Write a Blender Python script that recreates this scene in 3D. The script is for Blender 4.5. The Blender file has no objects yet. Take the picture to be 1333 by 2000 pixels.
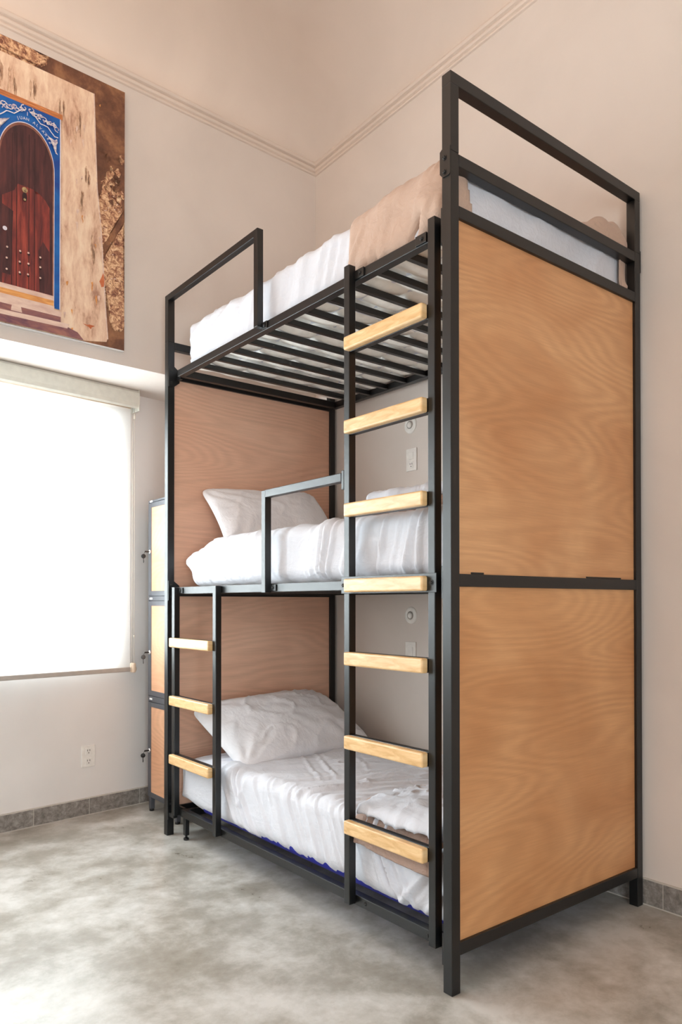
import bpy, bmesh, math, random
import numpy as np
from mathutils import Vector, Matrix

random.seed(4)
scene = bpy.context.scene
COL = scene.collection

# ------------------------------------------------------------------ camera
C_POS = (-1.6320, -1.5336, 1.1810)
YAW, PITCH, ROLL, FPX, CX, CY = 0.6757, 0.00988, -0.000464, 1440.02, 678.28, 1162.95
cam_d = bpy.data.cameras.new('camera')
cam = bpy.data.objects.new('camera', cam_d)
COL.objects.link(cam)
fw = Vector((math.sin(YAW) * math.cos(PITCH), math.cos(YAW) * math.cos(PITCH), math.sin(PITCH)))
rt = Vector((math.cos(YAW), -math.sin(YAW), 0))
up = rt.cross(fw)
r2 = rt * math.cos(ROLL) + up * math.sin(ROLL)
u2 = -rt * math.sin(ROLL) + up * math.cos(ROLL)
cam.matrix_world = Matrix(((r2.x, u2.x, -fw.x, C_POS[0]), (r2.y, u2.y, -fw.y, C_POS[1]),
                           (r2.z, u2.z, -fw.z, C_POS[2]), (0, 0, 0, 1)))
cam_d.sensor_fit = 'HORIZONTAL'
cam_d.sensor_width = 36
cam_d.lens = FPX / 1333 * 36
cam_d.shift_x = -(CX - 666.5) / 1333
cam_d.shift_y = (CY - 1000) / 1333
cam_d.clip_start = 0.05
scene.camera = cam

# ------------------------------------------------------------------ view, world, lights
vs = scene.view_settings
vs.view_transform = 'Standard'
vs.look = 'None'
vs.gamma = 1
vs.use_curve_mapping = False
vs.exposure = 0.0
scene.cycles.use_denoising = True
scene.cycles.max_bounces = 10
scene.cycles.diffuse_bounces = 7
scene.cycles.transparent_max_bounces = 12
scene.cycles.sample_clamp_indirect = 12

world = bpy.data.worlds.new('world')
scene.world = world
world.use_nodes = True
bg = world.node_tree.nodes['Background']
bg.inputs[0].default_value = (0.75, 0.87, 1.0, 1)
bg.inputs[1].default_value = 1.0

WQ = Vector((0.17, 2.631, 0))                      # a point on the window wall
WA = math.atan2(0.097, 0.821)
WD = Vector((math.cos(WA), math.sin(WA), 0))       # along the window wall
WN = Vector((math.sin(WA), -math.cos(WA), 0))      # into the room


def wp(a, b, z):
    p = WQ + WD * a + WN * b
    return (p.x, p.y, z)


def area_light(name, loc, direction, sx, sy, power, color, spread=180):
    d = bpy.data.lights.new(name, 'AREA')
    d.shape = 'RECTANGLE'
    d.size, d.size_y = sx, sy
    d.energy = power
    d.color = color
    d.spread = math.radians(spread)
    o = bpy.data.objects.new(name, d)
    COL.objects.link(o)
    o.location = loc
    o.rotation_euler = Vector(direction).to_track_quat('-Z', 'Y').to_euler()
    return o


WIN = (-2.95, -0.235, 0.86, 2.22)                   # window opening: a0, a1, z0, z1
# daylight standing just outside the window opening
area_light('daylight', wp((WIN[0] + WIN[1]) / 2, -0.30, (WIN[2] + WIN[3]) / 2), WN, WIN[1] - WIN[0], WIN[3] - WIN[2],
           222, (0.88, 0.94, 1.0))
# unseen glazed door added behind the camera to let in fill light
ADDED_DOOR = (-3.0, -1.5, 0.05, 2.30)                     # x0, x1, z0, z1
area_light('back_fill_light', ((ADDED_DOOR[0] + ADDED_DOOR[1]) / 2, -3.88, (ADDED_DOOR[2] + ADDED_DOOR[3]) / 2), (0, 1, 0), ADDED_DOOR[1] - ADDED_DOOR[0], ADDED_DOOR[3] - ADDED_DOOR[2],
           150, (0.88, 0.94, 1.0))
# unseen warm light with no lamp built, thrown up at the ceiling
area_light('uplight', (-2.3, 0.3, 3.0), (-0.05, 0.05, 1), 1.0, 1.0, 56, (1.0, 0.78, 0.62))

# ------------------------------------------------------------------ helpers


def link(o, parent=None):
    COL.objects.link(o)
    if parent is not None:
        o.parent = parent
    return o


def root_loc(o):
    v = Vector((0, 0, 0))
    while o is not None:
        v += o.location
        o = o.parent
    return v


def thing(name, label, cat, loc=(0, 0, 0), group=None):
    o = bpy.data.objects.new(name, None)
    o.empty_display_size = 0.05
    link(o)
    o.location = loc
    o['label'] = label
    o['category'] = cat
    if group:
        o['group'] = group
    return o


def tag(o, label, cat, group=None):
    o['label'] = label
    o['category'] = cat
    if group:
        o['group'] = group
    return o


def obj(name, bm, mats, parent=None, smooth=False, origin=None):
    """bm holds world coordinates; the object is placed at its parent (or origin)."""
    me = bpy.data.meshes.new(name)
    off = root_loc(parent) if parent is not None else Vector(origin or (0, 0, 0))
    bmesh.ops.translate(bm, verts=bm.verts, vec=-off)
    bmesh.ops.recalc_face_normals(bm, faces=bm.faces)
    bm.to_mesh(me)
    bm.free()
    if not isinstance(mats, (list, tuple)):
        mats = [mats]
    for m in mats:
        me.materials.append(m)
    if smooth:
        for p in me.polygons:
            p.use_smooth = True
    o = bpy.data.objects.new(name, me)
    link(o, parent)
    if parent is None:
        o.location = off
    return o


def struct(name, bm, mats, smooth=False):
    o = obj(name, bm, mats, None, smooth)
    o['kind'] = 'structure'
    return o


def add_box(bm, x0, x1, y0, y1, z0, z1, bev=0.0, mi=0, seg=2, M=None):
    m = Matrix.Translation(((x0 + x1) / 2, (y0 + y1) / 2, (z0 + z1) / 2)) @ Matrix.Diagonal((x1 - x0, y1 - y0, z1 - z0, 1))
    t = bmesh.new()
    bmesh.ops.create_cube(t, size=1, matrix=m)
    if bev > 0:
        bmesh.ops.bevel(t, geom=t.edges[:], offset=bev, segments=seg, affect='EDGES', profile=0.5)
    if M is not None:
        bmesh.ops.transform(t, matrix=M, verts=t.verts)
    join(bm, t, mi)


def join(bm, t, mi=0):
    vm = {}
    for v in t.verts:
        vm[v] = bm.verts.new(v.co)
    for f in t.faces:
        try:
            nf = bm.faces.new([vm[v] for v in f.verts])
            nf.material_index = mi
            nf.smooth = f.smooth
        except ValueError:
            pass
    t.free()


def box(x0, x1, y0, y1, z0, z1, bev=0.0, seg=2):
    bm = bmesh.new()
    add_box(bm, x0, x1, y0, y1, z0, z1, bev, 0, seg)
    return bm


WM = Matrix(((WD.x, WN.x, 0, WQ.x), (WD.y, WN.y, 0, WQ.y), (0, 0, 1, 0), (0, 0, 0, 1)))   # wall frame (a, b, z)


def add_cyl(bm, p0, p1, r, seg=16, mi=0, r2=None):
    p0, p1 = Vector(p0), Vector(p1)
    d = p1 - p0
    t = bmesh.new()
    q = d.to_track_quat('Z', 'Y').to_matrix().to_4x4()
    bmesh.ops.create_cone(t, cap_ends=True, segments=seg, radius1=r, radius2=r if r2 is None else r2, depth=d.length,
                          matrix=Matrix.Translation((p0 + p1) / 2) @ q)
    for f in t.faces:
        f.smooth = len(f.verts) == 4
    join(bm, t, mi)


def add_lathe(bm, profile, origin, axis, seg=32, mi=0):
    """profile: list of (radius, height) around axis."""
    q = Vector(axis).to_track_quat('Z', 'Y').to_matrix()
    rings = []
    for r, h in profile:
        ring = []
        for k in range(seg):
            a = 2 * math.pi * k / seg
            ring.append(bm.verts.new(Vector(origin) + q @ Vector((max(r, 1e-5) * math.cos(a), max(r, 1e-5) * math.sin(a), h))))
        rings.append(ring)
    for i in range(len(rings) - 1):
        for k in range(seg):
            f = bm.faces.new((rings[i][k], rings[i][(k + 1) % seg], rings[i + 1][(k + 1) % seg], rings[i + 1][k]))
            f.smooth = True
            f.material_index = mi


# --- numpy noise
_rng = np.random.RandomState(7)
_LAT = _rng.rand(64, 64, 64)


def vnoise(x, y, z=0.0, seed=0):
    x = np.asarray(x, float) + seed * 7.31
    y = np.asarray(y, float) + seed * 3.17
    z = np.zeros_like(x) + z + seed * 1.73
    xi, yi, zi = np.floor(x).astype(int), np.floor(y).astype(int), np.floor(z).astype(int)
    fx, fy, fz = x - xi, y - yi, z - zi
    s = lambda t: t * t * t * (t * (t * 6 - 15) + 10)
    fx, fy, fz = s(fx), s(fy), s(fz)
    g = lambda a, b, c: _LAT[(xi + a) % 64, (yi + b) % 64, (zi + c) % 64]
    l = lambda a, b, t: a + (b - a) * t
    return l(l(l(g(0, 0, 0), g(1, 0, 0), fx), l(g(0, 1, 0), g(1, 1, 0), fx), fy),
             l(l(g(0, 0, 1), g(1, 0, 1), fx), l(g(0, 1, 1), g(1, 1, 1), fx), fy), fz) * 2 - 1


def fbm(x, y, z=0.0, seed=0, oct=3):
    a, t, n = 1.0, 0.0, 0.0
    for k in range(oct):
        t = t + a * vnoise(x * 2 ** k, y * 2 ** k, np.asarray(z) * 2 ** k, seed + k)
        n += a
        a *= 0.5
    return t / n


def ridge(n, w=1.0):
    """sharp crest where n crosses 0"""
    return np.exp(-np.abs(n) * w)


def folds(q, centres, w):
    """sum of narrow rounded pleats at the given places"""
    t = 0.0
    for c, a in centres:
        d = (q - c) / w
        t = t + a * (np.exp(-d * d) - 0.35 * np.exp(-((d - 1.6) ** 2)) - 0.35 * np.exp(-((d + 1.6) ** 2)))
    return t


def spread(lo, hi, n, seed, a0=0.5, a1=1.0):
    r = random.Random(seed)
    return [(lo + (hi - lo) * (k + r.uniform(-0.35, 0.35)) / max(1, n - 1), r.uniform(a0, a1)) for k in range(n)]


def sstep(a, b, x):
    t = np.clip((x - a) / (b - a), 0, 1)
    return t * t * (3 - 2 * t)


def soft_box(x0, x1, y0, y1, z0, z1, r, h, disp=None, keep=None, rt=None):
    """a rounded box as a dense grid, displaced by disp(P, N) -> new P; keep(P, N) -> bool mask of the faces kept"""
    rt = rt or r
    t = bmesh.new()
    nx, ny, nz = [max(2, int(round(d / h))) for d in (x1 - x0, y1 - y0, z1 - z0)]
    vid = {}

    def V(i, j, k):
        key = (i, j, k)
        if key not in vid:
            vid[key] = t.verts.new((x0 + (x1 - x0) * i / nx, y0 + (y1 - y0) * j / ny, z0 + (z1 - z0) * k / nz))
        return vid[key]
    for i in range(nx):
        for j in range(ny):
            t.faces.new((V(i, j, 0), V(i, j + 1, 0), V(i + 1, j + 1, 0), V(i + 1, j, 0)))
            t.faces.new((V(i, j, nz), V(i + 1, j, nz), V(i + 1, j + 1, nz), V(i, j + 1, nz)))
    for i in range(nx):
        for k in range(nz):
            t.faces.new((V(i, 0, k), V(i + 1, 0, k), V(i + 1, 0, k + 1), V(i, 0, k + 1)))
            t.faces.new((V(i, ny, k), V(i, ny, k + 1), V(i + 1, ny, k + 1), V(i + 1, ny, k)))
    for j in range(ny):
        for k in range(nz):
            t.faces.new((V(0, j, k), V(0, j, k + 1), V(0, j + 1, k + 1), V(0, j + 1, k)))
            t.faces.new((V(nx, j, k), V(nx, j + 1, k), V(nx, j + 1, k + 1), V(nx, j, k + 1)))
    vl = list(t.verts)
    P = np.array([v.co[:] for v in vl])
    lo = np.array([x0 + r, y0 + r, z0 + r])
    hi = np.array([x1 - r, y1 - r, z1 - rt])
    lo = np.minimum(lo, (np.array([x0 + x1, y0 + y1, z0 + z1]) / 2))
    hi = np.maximum(hi, lo + 1e-4)
    # push edge vertices onto a rounded profile
    Q = np.clip(P, lo, hi)
    D = P - Q
    L = np.linalg.norm(D, axis=1, keepdims=True)
    L[L < 1e-9] = 1
    N = D / L
    cheb = np.max(np.abs(D), axis=1, keepdims=True)
    P2 = Q + N * cheb
    if disp is not None:
        P2 = disp(P2, N)
    for v, p in zip(vl, P2):
        v.co = p
    if keep is not None:
        idx = {v: i for i, v in enumerate(vl)}
        dead = []
        for f in t.faces:
            ii = [idx[v] for v in f.verts]
            c = P[ii].mean(0)
            if not keep(c):
                dead.append(f)
        bmesh.ops.delete(t, geom=dead, context='FACES')
    for f in t.faces:
        f.smooth = True
    return t


# ------------------------------------------------------------------ materials


def new_mat(name):
    m = bpy.data.materials.new(name)
    m.use_nodes = True
    nt = m.node_tree
    b = nt.nodes['Principled BSDF']
    return m, nt, b


def N(nt, typ, **kw):
    n = nt.nodes.new(typ)
    for k, v in kw.items():
        if hasattr(n, k):
            setattr(n, k, v)
        else:
            n.inputs[k.replace('_', ' ')].default_value = v
    return n


def lnk(nt, a, b):
    nt.links.new(a, b)


def srgb(r, g, b):
    f = lambda c: (c / 255 / 12.92) if c / 255 <= 0.04045 else ((c / 255 + 0.055) / 1.055) ** 2.4
    return (f(r), f(g), f(b), 1)


def ramp(nt, stops, interp='LINEAR'):
    n = nt.nodes.new('ShaderNodeValToRGB')
    cr = n.color_ramp
    cr.interpolation = interp
    while len(cr.elements) > 1:
        cr.elements.remove(cr.elements[0])
    cr.elements[0].position = stops[0][0]
    cr.elements[0].color = stops[0][1]
    for p, c in stops[1:]:
        e = cr.elements.new(p)
        e.color = c
    return n


def coords(nt, scale=(1, 1, 1), rot=(0, 0, 0), loc=(0, 0, 0)):
    tc = nt.nodes.new('ShaderNodeTexCoord')
    mp = nt.nodes.new('ShaderNodeMapping')
    mp.inputs['Scale'].default_value = scale
    mp.inputs['Rotation'].default_value = rot
    mp.inputs['Location'].default_value = loc
    lnk(nt, tc.outputs['Object'], mp.inputs['Vector'])
    return mp.outputs['Vector']


def noise(nt, vec, scale, detail=3, rough=0.5, dist=0.0):
    n = nt.nodes.new('ShaderNodeTexNoise')
    n.inputs['Scale'].default_value = scale
    n.inputs['Detail'].default_value = detail
    n.inputs['Roughness'].default_value = rough
    n.inputs['Distortion'].default_value = dist
    lnk(nt, vec, n.inputs['Vector'])
    return n.outputs['Fac']


def bump(nt, b, height, strength, dist=0.01):
    n = nt.nodes.new('ShaderNodeBump')
    n.inputs['Strength'].default_value = strength
    n.inputs['Distance'].default_value = dist
    lnk(nt, height, n.inputs['Height'])
    lnk(nt, n.outputs['Normal'], b.inputs['Normal'])


def mix(nt, fac, a, b, blend='MIX'):
    n = nt.nodes.new('ShaderNodeMix')
    n.data_type = 'RGBA'
    n.blend_type = blend
    for sock, v in ((n.inputs[0], fac), (n.inputs[6], a), (n.inputs[7], b)):
        if hasattr(v, 'links') or isinstance(v, bpy.types.NodeSocket):
            lnk(nt, v, sock)
        else:
            sock.default_value = v
    return n.outputs[2]


def math_n(nt, op, a, b=None):
    n = nt.nodes.new('ShaderNodeMath')
    n.operation = op
    for s, v in zip(n.inputs, (a, b)):
        if v is None:
            continue
        if isinstance(v, bpy.types.NodeSocket):
            lnk(nt, v, s)
        else:
            s.default_value = v
    return n.outputs[0]


def plain(name, col, rough=0.5, metal=0.0, spec=0.5):
    m, nt, b = new_mat(name)
    v = coords(nt)
    f = noise(nt, v, 30, 2)
    r = ramp(nt, [(0.3, tuple(c * 0.94 for c in col[:3]) + (1,)), (0.7, tuple(min(1, c * 1.05) for c in col[:3]) + (1,))])
    lnk(nt, f, r.inputs[0])
    lnk(nt, r.outputs[0], b.inputs['Base Color'])
    b.inputs['Roughness'].default_value = rough
    b.inputs['Metallic'].default_value = metal
    b.inputs['Specular IOR Level'].default_value = spec
    return m


def mat_plaster(name, col):
    m, nt, b = new_mat(name)
    v = coords(nt)
    big = noise(nt, v, 1.3, 4, 0.55, 0.6)
    r = ramp(nt, [(0.3, tuple(c * 0.93 for c in col[:3]) + (1,)), (0.7, tuple(min(1, c * 1.04) for c in col[:3]) + (1,))])
    lnk(nt, big, r.inputs[0])
    lnk(nt, r.outputs[0], b.inputs['Base Color'])
    b.inputs['Roughness'].default_value = 0.62
    b.inputs['Specular IOR Level'].default_value = 0.25
    h = noise(nt, v, 5.0, 6, 0.6, 0.4)
    bump(nt, b, h, 0.12, 0.02)
    return m


M_WALL = mat_plaster('wall_paint', srgb(219, 210, 203))
M_WALL_LOW = mat_plaster('window_wall_lit', srgb(228, 225, 223))  # lighter copy of the wall paint; window-side light is put into the colour
M_CEIL = mat_plaster('ceiling_paint', srgb(221, 207, 196))


def mat_floor():
    m, nt, b = new_mat('polished_cement')
    v = coords(nt, (1, 1, 1))
    n1 = noise(nt, v, 2.0, 7, 0.62, 0.1)
    n2 = noise(nt, v, 5.2, 8, 0.7, 0.15)
    n3 = noise(nt, v, 22, 4, 0.6, 0.5)
    s = math_n(nt, 'ADD', math_n(nt, 'MULTIPLY', n1, 0.55), math_n(nt, 'MULTIPLY', n2, 0.45))
    r = ramp(nt, [(0.36, srgb(124, 118, 105)), (0.46, srgb(152, 148, 139)), (0.52, srgb(178, 176, 170)), (0.60, srgb(204, 203, 200))])
    lnk(nt, s, r.inputs[0])
    c = mix(nt, 0.10, r.outputs[0], mix(nt, n3, (0.2, 0.18, 0.15, 1), (0.9, 0.88, 0.84, 1)))
    lnk(nt, c, b.inputs['Base Color'])
    rr = nt.nodes.new('ShaderNodeMapRange')
    rr.inputs['To Min'].default_value = 0.20
    rr.inputs['To Max'].default_value = 0.42
    lnk(nt, n2, rr.inputs['Value'])
    lnk(nt, rr.outputs[0], b.inputs['Roughness'])
    b.inputs['Specular IOR Level'].default_value = 0.5
    bump(nt, b, s, 0.08, 0.01)
    return m


M_FLOOR = mat_floor()


def mat_tile():
    m, nt, b = new_mat('baseboard_tile')
    v = coords(nt)
    n = noise(nt, v, 38, 5, 0.7, 0.3)
    r = ramp(nt, [(0.35, srgb(110, 104, 100)), (0.55, srgb(142, 137, 132)), (0.7, srgb(168, 163, 158))])
    lnk(nt, n, r.inputs[0])
    lnk(nt, r.outputs[0], b.inputs['Base Color'])
    b.inputs['Roughness'].default_value = 0.55
    return m


M_TILE = mat_tile()
M_GROUT = plain('grout', srgb(196, 190, 182), 0.8)


def mat_metal_paint():
    m, nt, b = new_mat('charcoal_powder_coat')
    v = coords(nt)
    f = noise(nt, v, 300, 2)
    b.inputs['Base Color'].default_value = srgb(7, 8, 9)
    b.inputs['Roughness'].default_value = 0.38
    b.inputs['Specular IOR Level'].default_value = 0.62
    bump(nt, b, f, 0.06, 0.001)
    return m


M_METAL = mat_metal_paint()
M_BLACK = plain('black_plastic', srgb(16, 16, 18), 0.4)
M_CHROME = plain('chrome', (0.8, 0.8, 0.82, 1), 0.15, 1.0)
M_WHITE_PL = plain('white_plastic', srgb(232, 230, 226), 0.35)
M_SLOT = plain('dark_slot', srgb(40, 38, 36), 0.6)
M_LOCKER = plain('locker_grey_paint', srgb(78, 80, 86), 0.4)
M_LABEL = plain('white_label', srgb(240, 240, 240), 0.4)


def mat_plywood(name, c_lo, c_hi, seed=0.0, swirl=1.0):
    """rotary-cut plywood veneer with contour rings of grain"""
    m, nt, b = new_mat(name)
    v = coords(nt, (0.42, 1.0, 2.2), loc=(seed, seed * 0.7, seed * 1.3))
    field = noise(nt, v, 1.7 * swirl, 0.6, 0.4, 0.0)
    w = math_n(nt, 'SINE', math_n(nt, 'MULTIPLY', field, 150.0))
    w = math_n(nt, 'ADD', math_n(nt, 'MULTIPLY', w, 0.5), 0.5)
    mod = noise(nt, coords(nt, (1, 1, 1), loc=(seed + 3, 0, 0)), 3.0, 2)
    w = math_n(nt, 'MULTIPLY', w, mod)
    big = noise(nt, coords(nt, (1, 1, 1.5), loc=(0, 0, seed)), 1.8, 3, 0.5, 0.5)
    r = ramp(nt, [(0.3, c_lo), (0.72, c_hi)])
    lnk(nt, big, r.inputs[0])
    line = mix(nt, math_n(nt, 'MULTIPLY', w, 0.38), r.outputs[0], tuple(x * 0.62 for x in c_lo[:3]) + (1,))
    fine = noise(nt, coords(nt, (7, 7, 190)), 1.0, 3, 0.7)
    fr = ramp(nt, [(0.35, (0.88, 0.88, 0.88, 1)), (0.65, (1.04, 1.04, 1.04, 1))])
    lnk(nt, fine, fr.inputs[0])
    c = mix(nt, 0.6, line, fr.outputs[0], 'MULTIPLY')
    # small dark knots / flecks
    kn = noise(nt, coords(nt, (1, 1, 0.55), loc=(seed, 2, 1)), 7.0, 2)
    kr = ramp(nt, [(0.76, (0, 0, 0, 1)), (0.80, (1, 1, 1, 1))])
    lnk(nt, kn, kr.inputs[0])
    c = mix(nt, math_n(nt, 'MULTIPLY', kr.outputs[0], 0.35), c, tuple(x * 0.5 for x in c_lo[:3]) + (1,))
    lnk(nt, c, b.inputs['Base Color'])
    b.inputs['Roughness'].default_value = 0.42
    b.inputs['Specular IOR Level'].default_value = 0.35
    return m


M_PLY_A = mat_plywood('okoume_plywood_upper', srgb(192, 136, 92), srgb(220, 172, 126), 0.0)
M_PLY_B = mat_plywood('okoume_plywood_lower', srgb(184, 126, 80), srgb(212, 160, 112), 5.2, 1.1)
M_PLY_C = mat_plywood('okoume_plywood_head_lit', srgb(214, 166, 140), srgb(230, 188, 162), 9.4, 1.1)  # same veneer, lightened so the light on the head panels sits in the colour
M_PLY_D = mat_plywood('okoume_plywood_locker', srgb(212, 158, 122), srgb(226, 178, 144), 2.4)


def mat_pine():
    m, nt, b = new_mat('pine_rung')
    v = coords(nt, (1, 1.6, 9))
    n = noise(nt, v, 7, 4, 0.6, 0.8)
    r = ramp(nt, [(0.3, srgb(204, 160, 106)), (0.6, srgb(228, 192, 142)), (0.75, srgb(238, 208, 164))])
    lnk(nt, n, r.inputs[0])
    lnk(nt, r.outputs[0], b.inputs['Base Color'])
    b.inputs['Roughness'].default_value = 0.35
    return m


M_PINE = mat_pine()


def mat_cloth(name, col, rough=0.85, bs=0.35, scale=14, weave=900):
    m, nt, b = new_mat(name)
    v = coords(nt)
    n1 = noise(nt, v, scale, 5, 0.6, 1.2)
    n2 = noise(nt, coords(nt, (1, 0.25, 1)), scale * 2.3, 3, 0.5, 1.5)
    h = math_n(nt, 'ADD', n1, math_n(nt, 'MULTIPLY', n2, 0.5))
    r = ramp(nt, [(0.25, tuple(c * 0.93 for c in col[:3]) + (1,)), (0.75, col)])
    lnk(nt, n1, r.inputs[0])
    lnk(nt, r.outputs[0], b.inputs['Base Color'])
    b.inputs['Roughness'].default_value = rough
    b.inputs['Specular IOR Level'].default_value = 0.2
    b.inputs['Sheen Weight'].default_value = 0.15
    bump(nt, b, h, bs, 0.02)
    return m


M_SHEET = mat_cloth('white_sheet', (0.66, 0.675, 0.735, 1), bs=0.35, scale=9)
M_PILLOW = mat_cloth('white_pillowcase', (0.77, 0.765, 0.80, 1), bs=0.3, scale=10)
M_BLANKET = mat_cloth('taupe_fleece', srgb(192, 165, 148), bs=0.4, scale=16)
M_BLANKET2 = mat_cloth('brown_fleece', srgb(176, 148, 134), bs=0.6, scale=22)
M_BLUE = plain('blue_core_edge', srgb(28, 34, 150), 0.6)  # blue core left showing as a thin line under the sheet hem
M_QUILT = plain('mattress_ticking', srgb(250, 249, 243), 0.8)


def mat_blind():
    m, nt, b = new_mat('translucent_blind_fabric')
    out = nt.nodes['Material Output']
    b.inputs['Base Color'].default_value = (0.86, 0.86, 0.85, 1)
    b.inputs['Roughness'].default_value = 0.9
    tr = N(nt, 'ShaderNodeBsdfTranslucent')
    tr.inputs['Color'].default_value = (0.92, 0.92, 0.90, 1)
    tp = N(nt, 'ShaderNodeBsdfTransparent')
    tp.inputs['Color'].default_value = (1, 1, 1, 1)
    wv = noise(nt, coords(nt, (400, 400, 400)), 1, 1)
    m1 = N(nt, 'ShaderNodeMixShader')
    m1.inputs[0].default_value = 0.55
    lnk(nt, b.outputs[0], m1.inputs[1])
    lnk(nt, tr.outputs[0], m1.inputs[2])
    m2 = N(nt, 'ShaderNodeMixShader')
    mr = N(nt, 'ShaderNodeMapRange')
    mr.inputs['To Min'].default_value = 0.25
    mr.inputs['To Max'].default_value = 0.35
    lnk(nt, wv, mr.inputs['Value'])
    lnk(nt, mr.outputs[0], m2.inputs[0])
    lnk(nt, m1.outputs[0], m2.inputs[1])
    lnk(nt, tp.outputs[0], m2.inputs[2])
    lnk(nt, m2.outputs[0], out.inputs[0])
    return m


M_BLIND = mat_blind()
M_CASSETTE = plain('blind_cassette', srgb(214, 212, 202), 0.5)
M_ROLL = plain('blind_roll_edge', srgb(226, 206, 184), 0.6)
M_BAR = plain('blind_bottom_bar', srgb(176, 170, 164), 0.5)
M_CHAIN = plain('blind_chain', srgb(226, 220, 208), 0.4)


def mat_glass():
    m, nt, b = new_mat('window_glass')
    out = nt.nodes['Material Output']
    tp = N(nt, 'ShaderNodeBsdfTransparent')
    tp.inputs['Color'].default_value = (0.95, 0.97, 0.96, 1)
    gl = N(nt, 'ShaderNodeBsdfGlossy')
    gl.inputs['Roughness'].default_value = 0.02
    mx = N(nt, 'ShaderNodeMixShader')
    mx.inputs[0].default_value = 0.06
    lnk(nt, tp.outputs[0], mx.inputs[1])
    lnk(nt, gl.outputs[0], mx.inputs[2])
    lnk(nt, mx.outputs[0], out.inputs[0])
    return m


M_GLASS = mat_glass()
M_ALU = plain('window_frame_paint', srgb(225, 225, 222), 0.4)

# ------------------------------------------------------------------ the room shell
XR = 1.096                                  # right wall
YB = -3.6                                   # wall behind the camera
XL = -3.5                                   # far left wall
ZM = 3.857                                  # underside of the cove
UA = math.radians(2.0)                      # the upper head wall stands two degrees off square
UC = Vector((XR, 2.184, 0))
UD = Vector((math.cos(UA), math.sin(UA), 0))
UN = Vector((math.sin(UA), -math.cos(UA), 0))
UM = Matrix(((UD.x, UN.x, 0, UC.x), (UD.y, UN.y, 0, UC.y), (0, 0, 1, 0), (0, 0, 0, 1)))


def quad_prism(pts, z0, z1):
    bm = bmesh.new()
    lo = [bm.verts.new((x, y, z0)) for x, y in pts]
    hi = [bm.verts.new((x, y, z1)) for x, y in pts]
    n = len(pts)
    bm.faces.new(lo)
    bm.faces.new(hi)
    for i in range(n):
        bm.faces.new((lo[i], lo[(i + 1) % n], hi[(i + 1) % n], hi[i]))
    return bm


bm = box(XL - 0.2, XR + 0.2, YB - 0.2, 3.3, -0.12, 0.0)
struct('floor', bm, M_FLOOR)
struct('wall_right', box(XR, XR + 0.15, YB, 3.1, 0, 4.5), M_WALL)
struct('wall_left', box(XL - 0.15, XL, YB, 3.1, 0, 4.5), M_WALL)
bm = bmesh.new()
for (x0, x1, z0, z1) in ((XL - 0.15, ADDED_DOOR[0], 0, 4.5), (ADDED_DOOR[1], XR + 0.15, 0, 4.5), (ADDED_DOOR[0], ADDED_DOOR[1], 0, ADDED_DOOR[2]), (ADDED_DOOR[0], ADDED_DOOR[1], ADDED_DOOR[3], 4.5)):
    add_box(bm, x0, x1, YB - 0.15, YB, z0, z1)
struct('wall_back', bm, M_WALL)
# upper head wall: the part that hangs over the window recess
ul = UC + UD * ((XL - XR) / UD.x)
struct('wall_head_upper', quad_prism([(UC.x, UC.y), (ul.x, ul.y), (XL, 3.0), (XR, 3.0)], 2.403, 4.5), M_WALL)
# recessed window wall, with the opening
bm = bmesh.new()
a_lo, a_hi = (XL - WQ.x) / WD.x - 0.05, (XR - WQ.x) / WD.x
for (a0, a1, z0, z1) in ((a_lo, WIN[0], 0, 2.41), (WIN[1], a_hi, 0, 2.41), (WIN[0], WIN[1], 0, WIN[2]), (WIN[0], WIN[1], WIN[3], 2.41)):
    add_box(bm, a0, a1, -0.22, 0, z0, z1, M=WM)
struct('wall_head', bm, M_WALL_LOW)

# coved ceiling; its spring line climbs a little towards the back of the room
RISE = 0.020
bm = bmesh.new()
R = 0.46
base = [(UC.x, UC.y), (XR, YB), (XL, YB), (ul.x, ul.y)]
sgn = [(-1, -1), (-1, 1), (1, 1), (1, -1)]
rings = []
for k in range(13):
    th = math.pi / 2 * k / 12
    ins, zz = R * (1 - math.cos(th)), ZM + 0.03 + R * 0.9 * math.sin(th)
    rings.append([bm.verts.new((x + sx * ins, y + sy * ins, zz + RISE * (2.184 - y) * (k < 99))) for (x, y), (sx, sy) in zip(base, sgn)])
for k in range(12):
    for i in range(4):
        bm.faces.new((rings[k][i], rings[k][(i + 1) % 4], rings[k + 1][(i + 1) % 4], rings[k + 1][i]))
bm.faces.new(rings[-1])
struct('ceiling', bm, M_CEIL, smooth=True)


def molding(name, M, length):
    """three fine beads run along the top of a wall; the profile stands out along +b"""
    prof = [(0, -0.002), (0.010, 0.000), (0.013, 0.006), (0.011, 0.013), (0.007, 0.017), (0.016, 0.021), (0.021, 0.030),
            (0.018, 0.038), (0.012, 0.042), (0.026, 0.047), (0.033, 0.056), (0.030, 0.066), (0.020, 0.072), (0, 0.074)]
    bm = bmesh.new()
    rows = []
    for a_end in (0, 1):
        row = []
        for b, z in prof:
            a = (-b) if a_end else -(length - b)
            p_ = M @ Vector((a, b, ZM + z))
            p_.z += RISE * (2.184 - p_.y)
            row.append(bm.verts.new(p_))
        rows.append(row)
    for i in range(len(prof) - 1):
        f = bm.faces.new((rows[0][i], rows[0][i + 1], rows[1][i + 1], rows[1][i]))
    struct(name, bm, M_CEIL, smooth=False)


molding('trim_1', UM, (UC - ul).length)
RM = Matrix(((0, -1, 0, XR), (-1, 0, 0, UC.y), (0, 0, 1, 0), (0, 0, 0, 1)))
RM2 = Matrix(((0, -1, 0, XR), (1, 0, 0, UC.y), (0, 0, 1, 0), (0, 0, 0, 1)))
molding('trim_2', RM2, UC.y - YB)

# tile baseboards


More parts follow.
